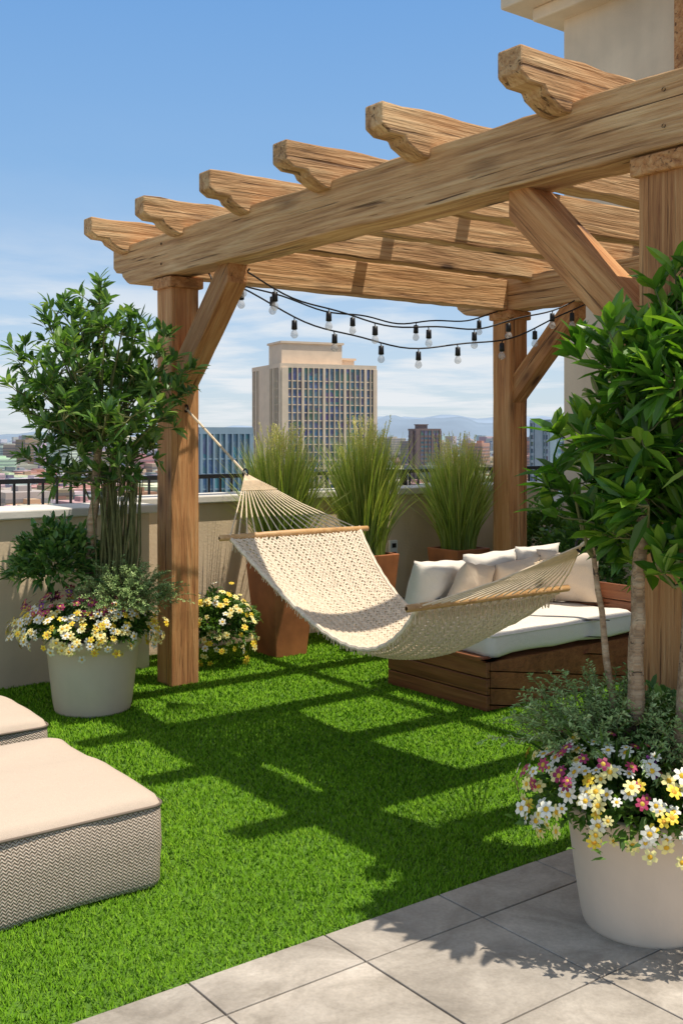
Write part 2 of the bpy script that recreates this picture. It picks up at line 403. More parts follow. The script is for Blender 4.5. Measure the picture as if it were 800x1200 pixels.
for i,s in enumerate([-.45,.25,.97,1.68,2.37,3.13,3.95]):
    longbeam('rafter_%d'%(i+1),W(0,s,2.650+random.uniform(0,.01)),UD,yu,-.38+random.uniform(-.015,.015),3.28,.195,.115,jit=.006,bv=.010)
for i,u in enumerate([1.42]):
    timber('purlin_%d'%(i+1),W(u,-.6,2.895),W(u,4.1,2.895),ys,.09,.06,M_wood,pg)
def brace(name,u,s,du,ds,z0,z1):
    a=W(u,s,z0); b=W(u+du,s+ds,z1); d=(b-a); L=d.length; x=d.normalized()
    hz=Vector((d.x,d.y,0)).normalized(); y=ZD.cross(hz); k=.075
    plank(name,a,x,y,[(-k,-k),(L-k,-k),(L+k,k),(.05,k),(-.0,k*.6),(-k*.7,k*.2)],.13,M_post,pg,jit=.002)
brace('brace_1',0,.07,0,.62,1.83,2.452); brace('brace_2',0,3.47,0,-.66,1.80,2.452)
brace('brace_3',2.86,.07,0,.62,1.83,2.452); brace('brace_4',2.86,3.47,0,-.62,1.83,2.452)
b=Boxes()
for u,s in ((0,0),(2.86,0),(0,3.54),(2.86,3.54)): b.uv(u-.115,u+.115,s-.115,s+.115,2.38,2.447)
o=b.make('post_caps',M_post,pg); bevel(o,.01)
V,F=[],[]
for s in (0.0,3.54):
    for z in (2.52,2.64): tube([W(-.132,s+.04,z),W(-.136,s+.04,z)],.007,8,(V,F))
mk('bolts',V,F,M_black,pg)
# ---------------- floor
b=Boxes(); b.uv(-6,4.6,-1.0,9,-.30,-.035); b.make('rooftop_floor',M_roof)
t=NT('turf_backing'); v=t.coord(); n=t.noise(v,90,3); n2=t.noise(v,2.5,3)
t.base(t.mix(t.ramp(n,[(.3,(.045,.11,.007)),(.7,(.12,.25,.014))]),t.ramp(n2,[(.3,.85),(.7,1.1)]),1,'MULTIPLY')); t.rough(.9); t.bump(n,.6,.01); M_turf=t.m
turf=empty('artificial_turf',W(0,1,0))
b=Boxes(); b.uv(-5,4.15,-.83,3.165,-.034,.0); b.make('turf_backing',M_turf,turf)
N0=800000
uu=rng.uniform(-4.2,4.1,N0); ss=rng.uniform(-.8,3.168,N0)
X=PX+UX*uu+UY*ss; Y=PY+UY*uu-UX*ss; d=np.hypot(X,Y)
vis=(Y>1.9)&(np.abs(X/np.maximum(Y,.1))<.5)
pr=np.clip((3.2/np.maximum(d,2.6))**1.1,0,1)*vis
kp=rng.random(N0)<pr; X=X[kp];Y=Y[kp];d=d[kp];n=len(X)
wd=.0019*np.clip(d/3.2,1,2.6)*rng.uniform(.8,1.4,n); hh=rng.uniform(.010,.020,n); q=rng.uniform(0,2*np.pi,n); ln=rng.uniform(.005,.018,n); q2=q+np.pi/2+rng.normal(0,.4,n)
Zb=np.zeros(n)
V=np.stack([np.stack([X-np.cos(q)*wd,Y-np.sin(q)*wd,Zb],1),np.stack([X+np.cos(q)*wd,Y+np.sin(q)*wd,Zb],1),np.stack([X+np.cos(q2)*ln,Y+np.sin(q2)*ln,hh],1)],1)
patch=.5+.5*np.sin(X*3.1+np.sin(Y*2.3)*2)*np.sin(Y*2.7+np.cos(X*1.9)*2)
rn=np.clip(rng.beta(2.6,3,n)*.9+.08*patch,0,1)
mk('turf_blades',V.reshape(-1,3),np.arange(n*3).reshape(-1,3),M_blade,turf,rnd=np.repeat(rn,3))
# pavers
t=NT('stone_paver'); v=t.coord(); a=t.add('ShaderNodeAttribute',attribute_name='rnd')
n=t.noise(v,3.2,7,1.4,.62); n2=t.noise(v,90,3); n3=t.noise(v,1.6,3)
c=t.ramp(n,[(.3,(.31,.265,.215)),(.5,(.46,.40,.335)),(.7,(.60,.53,.45))])
c=t.mix(c,t.ramp(a.outputs['Fac'],[(0,.82),(1,1.1)]),1,'MULTIPLY'); c=t.mix(c,t.ramp(n2,[(.3,.86),(.7,1.05)]),1,'MULTIPLY'); c=t.mix(c,t.ramp(n3,[(.38,.78),(.58,1.0)]),1,'MULTIPLY')
t.base(c); t.rough(.6); t.bump(t.math('ADD',n2,n),.3,.004); M_pav=t.m
pv=empty('stone_pavement',W(-1,4,0)); b=Boxes(); P=.46; g=.003
for i in range(-9,14):
    for j in range(-1,13):
        u0=-1.217+P*i+g; u1=u0+P-2*g; s0=3.37+P*j+g; s1=s0+P-2*g
        if s1<3.17: continue
        s0=max(s0,3.17); zz=random.uniform(-.0008,.0008)
        if u1>4.15: continue
        b.uv(u0,u1,s0,s1,-.03,.006+zz,r=random.random())
o=b.make('pavers',M_pav,pv,rnd=True); bevel(o,.0022,2)
b=Boxes(); b.uv(-5.4,4.15,3.168,9,-.034,-.0006); b.make('grout',simple('grout',(.22,.195,.17),.95),pv)
# ---------------- parapet
wl=empty('parapet_wall',W(1,-.9,0))
b=Boxes(); b.uv(-6,.05,-.83,-.47,-.3,1.0); b.uv(.05,4.2,-1.06,-.83,-.3,1.02); o=b.make('wall',M_wall,wl); bevel(o,.008)
b=Boxes(); b.uv(-6,.09,-.87,-.43,1.0,1.055); b.uv(.094,4.2,-1.14,-.79,1.02,1.075); o=b.make('coping',M_cap,wl); bevel(o,.01)
b=Boxes(); b.uv(-6,7,-2.3,-1.06,-.3,.86); o=b.make('rooftop_ledge',M_roof)
b=Boxes(); b.uv(-6,.0,-1.6,-.875,.865,.985); b.uv(.4,2.2,-1.9,-1.5,.865,.98); o=b.make('ledge_curb',M_cap); bevel(o,.01)
rl=empty('metal_railing',W(0,-2,.8)); b=Boxes()
b.uv(-7,8,-2.025,-1.975,1.14,1.175); b.uv(-7,8,-2.012,-1.988,.90,.925)
k=-7
while k<8:
    b.uv(k,k+.016,-2.008,-1.992,.925,1.14); k+=.11
k=-7
while k<8:
    b.uv(k-.022,k+.022,-2.022,-1.978,.86,1.139); k+=1.5
b.make('rails',M_black,rl)
ob=empty('outlet_box',W(1.9,-.8,.6)); b=Boxes(); b.uv(2.33,2.41,-.829,-.80,.50,.66); o=b.make('cover',M_white,ob); bevel(o,.006)
b=Boxes(); b.uv(2.35,2.39,-.799,-.795,.60,.635); b.uv(2.35,2.39,-.799,-.795,.53,.565); b.make('sockets',M_black,ob)
ub=empty('utility_box',W(1.75,-.1,0)); b=Boxes(); b.uv(1.38,1.50,-.15,-.05,.03,.15); o=b.make('case',M_white,ub); bevel(o,.008)
b=Boxes(); b.uv(1.372,1.508,-.158,-.042,.151,.17); o=b.make('lid',M_white,ub); bevel(o,.004)
V,F=tube([W(1.44,-.15,.08),W(1.46,-.4,.03),W(1.6,-.6,.04),W(2.2,-.78,.3),W(2.37,-.79,.5)],.006,6); mk('cable',V,F,M_black,ub)
# ---------------- stucco building behind
sb=empty('stucco_building',W(4.2,1,0)); b=Boxes(); b.uv(4.2,9,-.63,8,-.3,5.2); o=b.make('walls',M_bld,sb)
b=Boxes(); b.uv(4.0,9.2,-.83,8.2,5.2,5.32); b.uv(3.8,9.4,-1.03,8.4,5.32,5.5); b.uv(3.72,9.5,-1.11,8.5,5.5,6.0); o=b.make('cornice',M_bld,sb); bevel(o,.02)
b=Boxes(); b.uv(4.06,4.197,.62,.86,0,5.18); b.uv(4.06,4.197,4.6,4.84,0,5.18); b.make('timber_pilasters',M_post,sb)
b=Boxes(); b.uv(4.12,4.196,2.0,3.9,.1,2.5); b.make('door_frame',M_black,sb)
t=NT('window_glass'); t.base((.03,.045,.055)); t.rough(.08); t.p.inputs['Metallic'].default_value=.3
_n=t.noise(t.coord(),.6,3); t.bump(_n,.05,.05); M_glass=t.m
b=Boxes(); b.uv(4.10,4.119,2.06,2.92,.16,2.44); b.uv(4.10,4.119,2.98,3.84,.16,2.44); b.make('glass_door',M_glass,sb)
# ---------------- pots
def pot(e,c,rt,rb,h,rim=.0):
    pr=[(.001,.0),(rb-.015,0),(rb-.004,.004),(rb,.015)]
    for i in range(1,13):
        q=i/12; pr.append((rb+(rt-rb)*(q**.8),.015+(h-.03)*q))
    if rim: pr[-2:]=[(rt-.004,h-.06),(rt+.012,h-.05),(rt+.014,h-.012)]
    R=pr[-1][0]; pr+=[(R-.002,h-.004),(R-.01,h),(R-.022,h),(R-.028,h-.006),(R-.035,h-.09)]
    lathe('pot',pr,c,M_pot,e)
    lathe('soil',[(.001,h-.04),(R-.036,h-.045)],c,M_soil,e,32)
def trunk(name,pts,rad,parent,mat=M_bark):
    P=[Vector(p) for p in pts]; out=[];R=[]
    for i in range(len(P)-1):
        for j in range(6):
            q=j/6; p=P[i].lerp(P[i+1],q); nz=mnoise.noise_vector(p*9)*.008; out.append(p+nz); tt=(i+q)/(len(P)-1); R.append(rad*(1-.45*tt)*(1+.12*mnoise.noise(p*22)))
    out.append(P[-1]);R.append(rad*.5)
    V,F=tube(out,R,9); return mk(name,V,F,mat,parent,smooth=True)
# right potted tree
cR=Vector((.93,3.27,0)); e=empty('potted_tree',cR)
pot(e,cR,.235,.185,.375)
trunk('trunk_1',[cR+Vector((-.05,.05,.3)),cR+Vector((-.04,-.06,.7)),cR+Vector((-.02,.0,1.05)),cR+Vector((.02,.03,1.45))],.030,e)
trunk('trunk_2',[cR+Vector((.05,-.03,.3)),cR+Vector((.09,-.12,.65)),cR+Vector((.13,-.05,1.0)),cR+Vector((.12,.02,1.5))],.038,e)
trunk('trunk_3',[cR+Vector((-.02,.08,.3)),cR+Vector((-.10,.02,.75)),cR+Vector((-.14,.08,1.15))],.014,e)
cl=ellclumps((cR.x+.13,cR.y+.02,1.50),(.34,.36,.42),68,(.8,1.2),3,.2,.085)
cl+=[((cR.x+.10,cR.y,1.91),.9),((cR.x+.22,cR.y,1.90),1.0),((cR.x-.19,cR.y,1.24),.9),((cR.x-.21,cR.y-.05,1.47),1.1),((cR.x-.22,cR.y,1.35),1.0),((cR.x+.0,cR.y-.12,1.12),.9),((cR.x+.17,cR.y-.15,1.10),1.)]
tops=[cR+Vector(v) for v in ((.02,.03,1.2),(.02,.03,1.45),(.12,.02,1.3),(.12,.02,1.5),(-.14,.08,1.12),(.13,-.04,1.05))]
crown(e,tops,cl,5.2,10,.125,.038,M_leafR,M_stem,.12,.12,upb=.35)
mound('groundcover',(cR.x,cR.y,.40),(.30,.30,.17),2600,.05,.018,M_shrub,e)
mound('trailing_leaves',(cR.x-.02,cR.y-.06,.36),(.33,.30,.10),900,.045,.016,M_shrub,e)
sprays('feathery_shrub',(cR.x-.14,cR.y+.02,.52),(.26,.22,.20),300,M_fern,e)
sprays('feathery_shrub_side',(cR.x+.15,cR.y-.14,.50),(.18,.15,.16),190,M_fern,e)
mound('leafy_shrub',(cR.x+.06,cR.y+.08,.56),(.22,.2,.14),600,.07,.024,M_shrub,e,up=.8)
n=180; q=rng.uniform(0,6.28,n); P=np.stack([cR.x-.07+np.cos(q)*.08,cR.y+.0+np.sin(q)*.08,np.full(n,.38)],1); D=np.stack([np.cos(q)*.45,np.sin(q)*.45,np.ones(n)],1)+rng.normal(0,.12,(n,3))
mkleaves('strap_leaves',P,D,rng.uniform(.3,.5,n),.013,M_shrub,e,droop=.35)
flowers('blossoms',(cR.x-.02,cR.y-.04,.42),(.36,.34,.18),250,.022,[WH+(5,),CR+(3.5,),YE+(1.2,)],e)
flowers('purple_blossoms',(cR.x-.17,cR.y-.13,.48),(.20,.22,.13),30,.020,[PU+(3,),VI+(.6,),PK+(1.5,)],e,lo=.0)
# left potted tree
cL=Vector((-1.36,5.82,0)); e=empty('potted_tree',cL)
pot(e,cL,.25,.205,.41,rim=1)
trunk('trunk_1',[cL+Vector((-.02,0,.3)),cL+Vector((-.03,.0,.8)),cL+Vector((.01,.0,1.15)),cL+Vector((.03,.03,1.5))],.036,e)
trunk('trunk_2',[cL+Vector((.03,.03,.3)),cL+Vector((.05,.04,.9)),cL+Vector((.10,.03,1.4))],.016,e)
cl=ellclumps((cL.x+.03,cL.y,1.71),(.44,.40,.52),88,(.75,1.25),8,.2,.105)
tops=[cL+Vector(v) for v in ((.01,.02,1.15),(.03,.03,1.5),(.10,.03,1.4),(.03,.03,1.3))]
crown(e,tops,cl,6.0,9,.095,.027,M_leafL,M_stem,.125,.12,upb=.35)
VF=([],[])
for i in range(90):
    x=random.uniform(.04,.24);y=random.uniform(-.05,.1); tube([cL+Vector((x*.8,y,.4)),cL+Vector((x+random.uniform(-.02,.02),y,.85)),cL+Vector((x+random.uniform(-.05,.05),y,1.28))],[.006,.005,.002],4,VF)
mk('cane_stems',VF[0],VF[1],M_stem,e)
mound('dark_shrub',(cL.x-.20,cL.y+.06,.74),(.25,.2,.30),1900,.085,.026,M_leafL,e,up=.6)
sprays('feathery_shrub',(cL.x+.20,cL.y-.10,.56),(.26,.2,.22),460,M_fern,e)
mound('groundcover',(cL.x,cL.y,.45),(.34,.30,.15),2800,.05,.018,M_shrub,e)
flowers('blossoms',(cL.x-.02,cL.y-.02,.45),(.39,.36,.16),340,.023,[WH+(4,),CR+(4,),YE+(3,)],e)
flowers('purple_blossoms',(cL.x-.08,cL.y-.02,.55),(.29,.30,.12),75,.022,[PU+(3,),VI+(.6,),PK+(2,)],e,lo=.1)
cB=Vector((-.80,6.95,0)); e=empty('flowering_bush',cB)
mound('leaves',(cB.x,cB.y,.22),(.22,.2,.27),3600,.05,.018,M_shrub,e)
flowers('blossoms',(cB.x,cB.y,.24),(.24,.22,.28),150,.022,[WH+(1.5,),YE+(4,),CR+(4,)],e,lo=-.6)
# tapered planters with ornamental grass
def planter(u,s,h,wt,wb,gh,gn,sp):
    c=W(u,s,0); e=empty('ornamental_grass_planter',c); prof=[(wb,0),(wt,h),(wt-.02,h),(wt-.03,h-.06)]
    V=[];F=[]
    for r,z in prof:
        for a,b_ in ((-1,-1),(1,-1),(1,1),(-1,1)): V.append((a*r/1,b_*r,z))
    for i in range(3):
        for j in range(4): a=i*4+j;b2=i*4+(j+1)%4; F.append((a,b2,b2+4,a+4))
    F.append((3,2,1,0)); F.append((12,13,14,15))
    o=mk('planter_box',V,F,[M_rust,M_soil],e,midx=[0]*13+[1],mw=Matrix.Translation(c)@Matrix.Rotation(ANG,4,'Z')); bevel(o,.006)
    n=gn; q=rng.uniform(0,6.28,n); r=wt*.75*np.sqrt(rng.random(n)); P=np.stack([c.x+np.cos(q)*r,c.y+np.sin(q)*r,np.full(n,h-.05)],1)
    H=gh*rng.uniform(.5,1.08,n); out=sp*rng.uniform(.05,1.0,n)*(.4+r/wt)
    hd=np.stack([np.cos(q),np.sin(q),np.zeros(n)],1)+rng.normal(0,.35,(n,3))*np.array([1,1,0])
    K=6; rows=[]
    th=rng.uniform(0,3.14,n); side=np.stack([np.cos(th),np.sin(th),np.zeros(n)],1)
    for i in range(K):
        tt=i/(K-1); p=P+hd*(out*tt**1.8)[:,None]+np.array([0,0,1])*(H*(tt-.10*(out/sp)*tt**4))[:,None]
        wdt=.0055*(1-tt**2*.9); rows+= [p-side*wdt,p+side*wdt]
    V=np.stack(rows,1).reshape(-1,3); k=2*K; f=np.array([[2*i,2*i+1,2*i+3,2*i+2] for i in range(K-1)])
    F=(f[None]+(np.arange(n)*k)[:,None,None]).reshape(-1,4)
    tv=np.tile(np.repeat(np.linspace(0,1,K),2),n); rn=np.clip(np.repeat(rng.beta(2,2.5,n)*.7,k)+.3*tv,0,1)
    mk('grass_blades',V,F,M_ograss,e,rnd=rn)
    m=130; PP=[];DD=[]
    for i in range(m):
        a=random.uniform(0,6.28); rr=random.uniform(.1,1)*sp*.85; top=Vector((c.x+math.cos(a)*rr,c.y+math.sin(a)*rr,h+gh*random.uniform(.72,1.08)))
        dn=Vector((-math.cos(a)*.25,-math.sin(a)*.25,-1)).normalized()
        for j in range(26):
            PP.append(tuple(top+dn*(j/26*.14))); x=Vector(randdir(1)[0]); DD.append(tuple((x*.5-dn).normalized()))
    mkleaves('seed_plumes',np.array(PP),np.array(DD),.026,.006,M_ograss,e,rn=rng.uniform(.8,1,len(PP)),simple_leaf=True)
planter(.98,-.34,.66,.180,.125,.86,1600,.25)
planter(1.72,-.34,.64,.175,.12,.93,1600,.26)
planter(2.66,-.36,.62,.175,.12,.84,1500,.26)
e=empty('green_shrub',W(3.6,-.3,0)); mound('leaves',tuple(W(3.6,-.3,.5)),(.35,.35,.48),2200,.08,.03,M_shrub,e)
c=W(3.2,.45,0); e=empty('green_shrub',c); mound('leaves',(c.x,c.y,.45),(.32,.32,.5),2200,.09,.03,M_leafL,e)
# ---------------- daybed
db=empty('daybed_sofa',W(1.6,1.2,0)); u0,u1,s0,s1=1.0,2.28,.80,1.65
b=Boxes(); b.uv(u0+.02,u1-.02,s0+.02,s1-.02,.01,.27); b.make('core',M_dark,db)
for i in range(3):
    z=.048+i*.091
    timber('front_board_%d'%i,W(u0-.012,s1+.0,z),W(u1,s1,z),ys,.028,.086,M_dark,db,jit=0,bv=.004)
    timber('end_board_%d'%i,W(u0,s0,z),W(u0,s1-.016,z),UD,.028,.086,M_dark,db,jit=0,bv=.004)
timber('seat_rim_front',W(u0-.03,s1,.285),W(u1,s1,.285),ys,.07,.026,M_dark,db,jit=0,bv=.004)
timber('seat_rim_end',W(u0+.005,s0,.285),W(u0+.005,s1-.036,.285),UD,.07,.026,M_dark,db,jit=0,bv=.004)
for i in range(4):
    z=.22+i*.1
    timber('back_board_%d'%i,W(u0-.012,s0-.02,z),W(u1+.02,s0-.02,z),ys,.035,.095,M_dark,db,jit=0,bv=.004)
    timber('arm_board_%d'%i,W(u1+.02,s0,z),W(u1+.02,s1+.01,z),UD,.035,.095,M_dark,db,jit=0,bv=.004)
mwD=Matrix.Translation(W((u0+u1)/2-.005,(s0+s1)/2+.01,0))@Matrix.Rotation(ANG,4,'Z')
loft('mattress',(u1-u0)/2-.015,(s1-s0)/2-.02,.06,[(.02,.295),(.003,.312),(0,.33),(0,.39),(.004,.41),(.02,.425),(.05,.432)],M_cush,db,mwD,.012,wob=.010)
def outline_tube(name,hx,hy,r,z,rad,mat,parent,mw):
    P=rrect(hx,hy,r); P.append(P[0]); P.append(P[1]); V,F=tube([(x,y,z) for x,y in P],rad,6); return mk(name,V,F,mat,parent,smooth=True,mw=mw)
outline_tube('piping',(u1-u0)/2-.014,(s1-s0)/2-.019,.06,.408,.005,M_cush,db,mwD)
def pillow(name,mw,w,hgt,th,mat,parent,seed):
    n=22;V=[];F=[]
    for sg in (1,-1):
        for i in range(n+1):
            for j in range(n+1):
                a=-1+2*i/n;b_=-1+2*j/n
                T=((1-abs(a)**2.6)*(1-abs(b_)**2.6))
                pin=1-.08*(1-abs(b_)**2)*abs(a)**3; pin2=1-.08*(1-abs(a)**2)*abs(b_)**3
                w_=mnoise.noise(Vector((a*1.8+seed,b_*1.8,sg*3)))*.22+mnoise.noise(Vector((a*5+seed,b_*5,sg)))*.08
                V.append((a*w/2*pin,sg*th/2*(max(T,0)**.55)*(1+w_),b_*hgt/2*pin2+.012*mnoise.noise(Vector((a*2,seed,0)))))
    m=(n+1)**2
    for k in range(2):
        for i in range(n):
            for j in range(n):
                a=k*m+i*(n+1)+j; q=(a,a+1,a+n+2,a+n+1); F.append(q if k==0 else q[::-1])
    o=mk(name,V,F,mat,parent,smooth=True,mw=mw); wd=o.modifiers.new('w','WELD'); wd.merge_threshold=.002; return o
def pmw(u,s,z,yaw,tilt,roll=0): return Matrix.Translation(W(u,s,z))@Matrix.Rotation(ANG+yaw,4,'Z')@Matrix.Rotation(tilt,4,'X')@Matrix.Rotation(roll,4,'Y')
pillow('back_cushion_1',pmw(1.25,.93,.585,.04,.28,.05),.46,.34,.17,M_cush,db,1)
pillow('back_cushion_2',pmw(1.68,.93,.60,-.03,.28,-.03),.46,.36,.17,M_cush,db,5)
pillow('back_cushion_3',pmw(2.08,.95,.61,0,.28),.42,.38,.17,M_cush,db,9)
pillow('throw_pillow_1',pmw(1.40,1.07,.575,.2,.42,.18),.36,.34,.13,M_pil,db,13)
pillow('throw_pillow_2',pmw(1.80,1.06,.575,-.1,.40,-.12),.35,.33,.13,M_pil,db,17)
pillow('throw_pillow_3',pmw(2.13,1.22,.60,-1.1,.30),.40,.36,.14,M_pil,db,21)
# ---------------- ottomans
def ottoman(u0,u1,s0,s1,h):
    c=W((u0+u1)/2,(s0+s1)/2,0); e=empty('outdoor_ottoman',c); mw=Matrix.Translation(c)@Matrix.Rotation(ANG,4,'Z'); hx=(u1-u0)/2;hy=(s1-s0)/2
    loft('upholstery',hx,hy,.05,[(.02,.004),(.006,.012),(0,.03),(0,.09),(-.004,.15),(0,h-.035),(.004,h-.03),(.012,h-.012),(.04,h),(.10,h+.008)],[M_weave,M_otop],e,mw,.016,midx=[0]*5+[1],wob=.009)
    outline_tube('piping',hx+.001,hy+.001,.05,h-.034,.005,M_pipe,e,mw)
ottoman(-2.75,-1.43,1.68,2.57,.31)
ottoman(-2.72,-1.35,.50,1.38,.295)
# ---------------- hammock
M_cord=simple('cotton_cord',(.76,.60,.41),.85,0,.15,40,.3); M_net=simple('cotton_net',(.74,.615,.46),.9,0,.25,60,.3)
hm=empty('rope_hammock',W(0,1.9,.6)); SA,SB=1.27,2.66; HW=.40
def hp(t,b_,off=0):
    s=SA+(SB-SA)*t; z=1.0-.16*t-4*.315*t*(1-t)*(.78+.44*t)-.07*(1-b_*b_)*min(1,6*t*(1-t))
    u=b_*HW*(1-.28*4*t*(1-t)); return W(u,s,z+off)
VF=([],[]); nd=66
for fam in (1,-1):
    for i in range(-36,nd):
        pts=[]; t0=i/nd
        for k in range(31):
            b_=-1+2*k/30; t_=t0+(b_+1)/2*.5 if fam==1 else t0+.5-(b_+1)/2*.5
            if t_<0 or t_>1: continue
            pts.append(hp(t_,b_,.0035*fam*(1 if k%2 else -1)))
        if len(pts)>1: tube(pts,[.0048+.0016*(k%2) for k in range(len(pts))],4,VF)
for j in range(21):
    b_=-1+2*j/20; tube([hp(k/40,b_,-.002+.004*(k%2)) for k in range(41)],.0042 if 0<j<20 else .011,4 if 0<j<20 else 7,VF)
mk('net_bed',VF[0],VF[1],M_net,hm)
for k,(s,z) in enumerate(((SA,1.0),(SB,.84))):
    V,F=tube([W(-HW-.06,s,z),W(-HW-.055,s,z),W(0,s,z+.004),W(HW+.055,s,z),W(HW+.06,s,z)],[.008,.015,.017,.015,.008],10); mk('spreader_bar_%d'%(k+1),V,F,M_bar,hm,smooth=True)
rA=W(0,.77,1.29); rB=W(0,3.12,1.09)
VF=([],[])
for ring,s,z in ((rA,SA,1.0),(rB,SB,.84)):
    for j in range(17):
        b_=-1+2*j/16; p=W(b_*HW,s,z); m=(p+ring)/2+Vector((0,0,-.015)); tube([ring,m,p],.0036,4,VF)
        tube([p+Vector((0,0,.017)),W(b_*HW,s+.012,z),p+Vector((0,0,-.017)),hp(0.02 if s==SA else .98,b_)],.0055,4,VF)
for ring,s,z in ((rA,SA,1.0),(rB,SB,.84)):
    for j in range(10):
        q=.25+.035*j
        a=ring.lerp(W(-HW,s,z),q*.5); c_=ring.lerp(W(HW,s,z),q*.5); tube([a,c_],.0025,3,VF)
tube([rA,W(0,.1,1.66)],.007,6,VF); tube([rB,W(0,3.44,1.32)],.007,6,VF)
mk('suspension_cords',VF[0],VF[1],M_cord,hm)
VF=([],[])
for c_ in (rA,rB):
    tube([c_+SD*(.025*math.cos(a))+ZD*(.025*math.sin(a)) for a in np.linspace(0,6.4,20)],.005,6,VF)
for s,z in ((.105,1.66),(3.435,1.32)):
    c_=W(0,s,z); tube([c_+SD*(.02*math.cos(a))+ZD*(.02*math.sin(a)) for a in np.linspace(0,6.4,16)],.006,6,VF)
mk('rings_and_hooks',VF[0],VF[1],M_black,hm)
VF=([],[])
for tq in (.015,.985):
    for j in range(70):
        b_=-1+2*j/69; p=hp(tq,b_); tube([p,p+Vector((random.uniform(-.012,.012),-.01,-random.uniform(.03,.06)))],.0026,3,VF)
for j in range(110):
    t_=.03+.94*j/109; p=hp(t_,-1); tube([p,p+Vector((random.uniform(-.008,.008),random.uniform(-.008,.004),-random.uniform(.018,.032)))],.0022,3,VF)
mk('fringe',VF[0],VF[1],M_cord,hm)
# ---------------- string lights
sg=empty('string_lights',W(1.4,.5,2.4)); VF=([],[]); BL=[]
t=NT('bulb_glass'); t.base((.6,.6,.6)); t.rough(.05); t.p.inputs['Alpha'].default_value=.35
t.bump(t.noise(t.coord(),3,2),.02,.01); M_bulb=t.m
def strand(a,b_,sag,nb,twist=0):
    pts=[]; a=Vector(a);b_=Vector(b_)
    for k in range(41):
        q=k/40; p=a.lerp(b_,q)-ZD*sag*4*q*(1-q)+Vector((0,0,.012*math.sin(q*23+twist)))+UD.cross(ZD)*.02*math.sin(q*11+twist); pts.append(p)
    tube(pts,.0055,5,VF)
    for i in range(nb):
        q=(i+.6)/nb; p=pts[int(q*40)]; BL.append(p)
strand(W(.1,.30,2.44),W(2.78,.85,2.44),.37,9)
strand(W(.12,.55,2.43),W(2.78,.70,2.46),.26,7,2)
strand(W(.06,.42,2.43),W(2.78,-.05,2.44),.16,4,4)
strand(W(.08,.20,2.46),W(.14,.6,2.46),.10,3,1)
Vb,Fb=[],[]
for p in BL:
    j=Vector((random.uniform(-.006,.006),0,0)); tube([p,p-ZD*.018+j,p-ZD*.02+j,p-ZD*.075+j,p-ZD*.077+j],[.003,.004,.016,.018,.011],8,VF)
    tube([p+j-ZD*z for z in (.077,.084,.098,.112,.122,.128,.130)],[.011,.016,.0225,.024,.018,.010,.002],10,(Vb,Fb))
mk('wire_and_sockets',VF[0],VF[1],M_black,sg,smooth=True); mk('bulbs',Vb,Fb,M_bulb,sg,smooth=True)
# ---------------- city
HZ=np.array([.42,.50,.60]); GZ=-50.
def haze(c,d): k=1-math.exp(-d/6000); return tuple(np.array(c)*(1-k)+HZ*k)  # aerial haze painted into the base colour, stronger with distance
pal=[(.54,.44,.33),(.38,.18,.10),(.66,.59,.5),(.22,.2,.19),(.48,.34,.21),(.74,.67,.56),(.15,.15,.16),(.42,.24,.15)]
b=Boxes(); rs=random.Random(4)
for i in range(12000):
    d=400*(26**(rs.random()**.9)); a=rs.uniform(-.75,.75)
    if d<900 and rs.random()<.5: continue
    x=d*math.sin(a);y=d*math.cos(a); sc=1+d/8000
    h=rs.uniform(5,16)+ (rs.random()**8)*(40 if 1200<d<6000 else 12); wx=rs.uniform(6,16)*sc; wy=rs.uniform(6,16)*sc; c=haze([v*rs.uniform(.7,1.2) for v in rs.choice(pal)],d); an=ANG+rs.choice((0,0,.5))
    b.box(x,y,wx,wy,GZ-1,GZ+h,an,c=c)
    if d<2600:
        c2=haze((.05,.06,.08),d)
        nf=max(1,int(h/3.6))
        for f in range(nf):
            if GZ+2.9+f*3.6<GZ+h: b.box(x,y,wx+.25,wy+.25,GZ+1.2+f*3.6,GZ+2.9+f*3.6,an,c=tuple(np.array(c)*.45+np.array(c2)*.55))
        b.box(x+wx*.2,y,wx*.3,wy*.3,GZ+h,GZ+h+2.5,an,c=tuple(np.array(c)*.9))
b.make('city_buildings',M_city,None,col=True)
V=[];F=[];C=[]
for i in range(5500):
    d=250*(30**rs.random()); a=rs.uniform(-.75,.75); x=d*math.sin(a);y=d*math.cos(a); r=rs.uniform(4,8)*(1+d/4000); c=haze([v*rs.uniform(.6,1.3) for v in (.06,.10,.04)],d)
    b0=len(V)
    for k in range(6):
        q=k*math.pi/3; V.append((x+r*math.cos(q)*rs.uniform(.7,1.2),y+r*math.sin(q),GZ+r*.7*rs.uniform(.6,1.1))); C.append(c)
    V.append((x,y,GZ+r*1.6)); C.append(c); V.append((x,y,GZ-1)); C.append(c)
    for k in range(6): F.append((b0+k,b0+(k+1)%6,b0+6)); F.append((b0+(k+1)%6,b0+k,b0+7))
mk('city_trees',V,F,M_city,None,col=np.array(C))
t=NT('city_ground'); v=t.coord(); n=t.noise(v,.012,8); n2=t.noise(v,.0015,5)
c=t.mix(t.ramp(n,[(.35,(.10,.12,.08)),(.6,(.26,.25,.23))]),t.ramp(n2,[(.3,.8),(.7,1.1)]),1,'MULTIPLY')
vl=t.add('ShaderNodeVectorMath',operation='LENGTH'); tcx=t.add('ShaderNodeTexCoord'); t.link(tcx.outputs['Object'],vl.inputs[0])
kf=t.math('MINIMUM',t.math('DIVIDE',vl.outputs['Value'],9000.0),.85); t.base(t.mix(c,tuple(HZ),kf)); t.rough(1); M_gr=t.m  # ground colour fades to the haze tint with distance, painted in
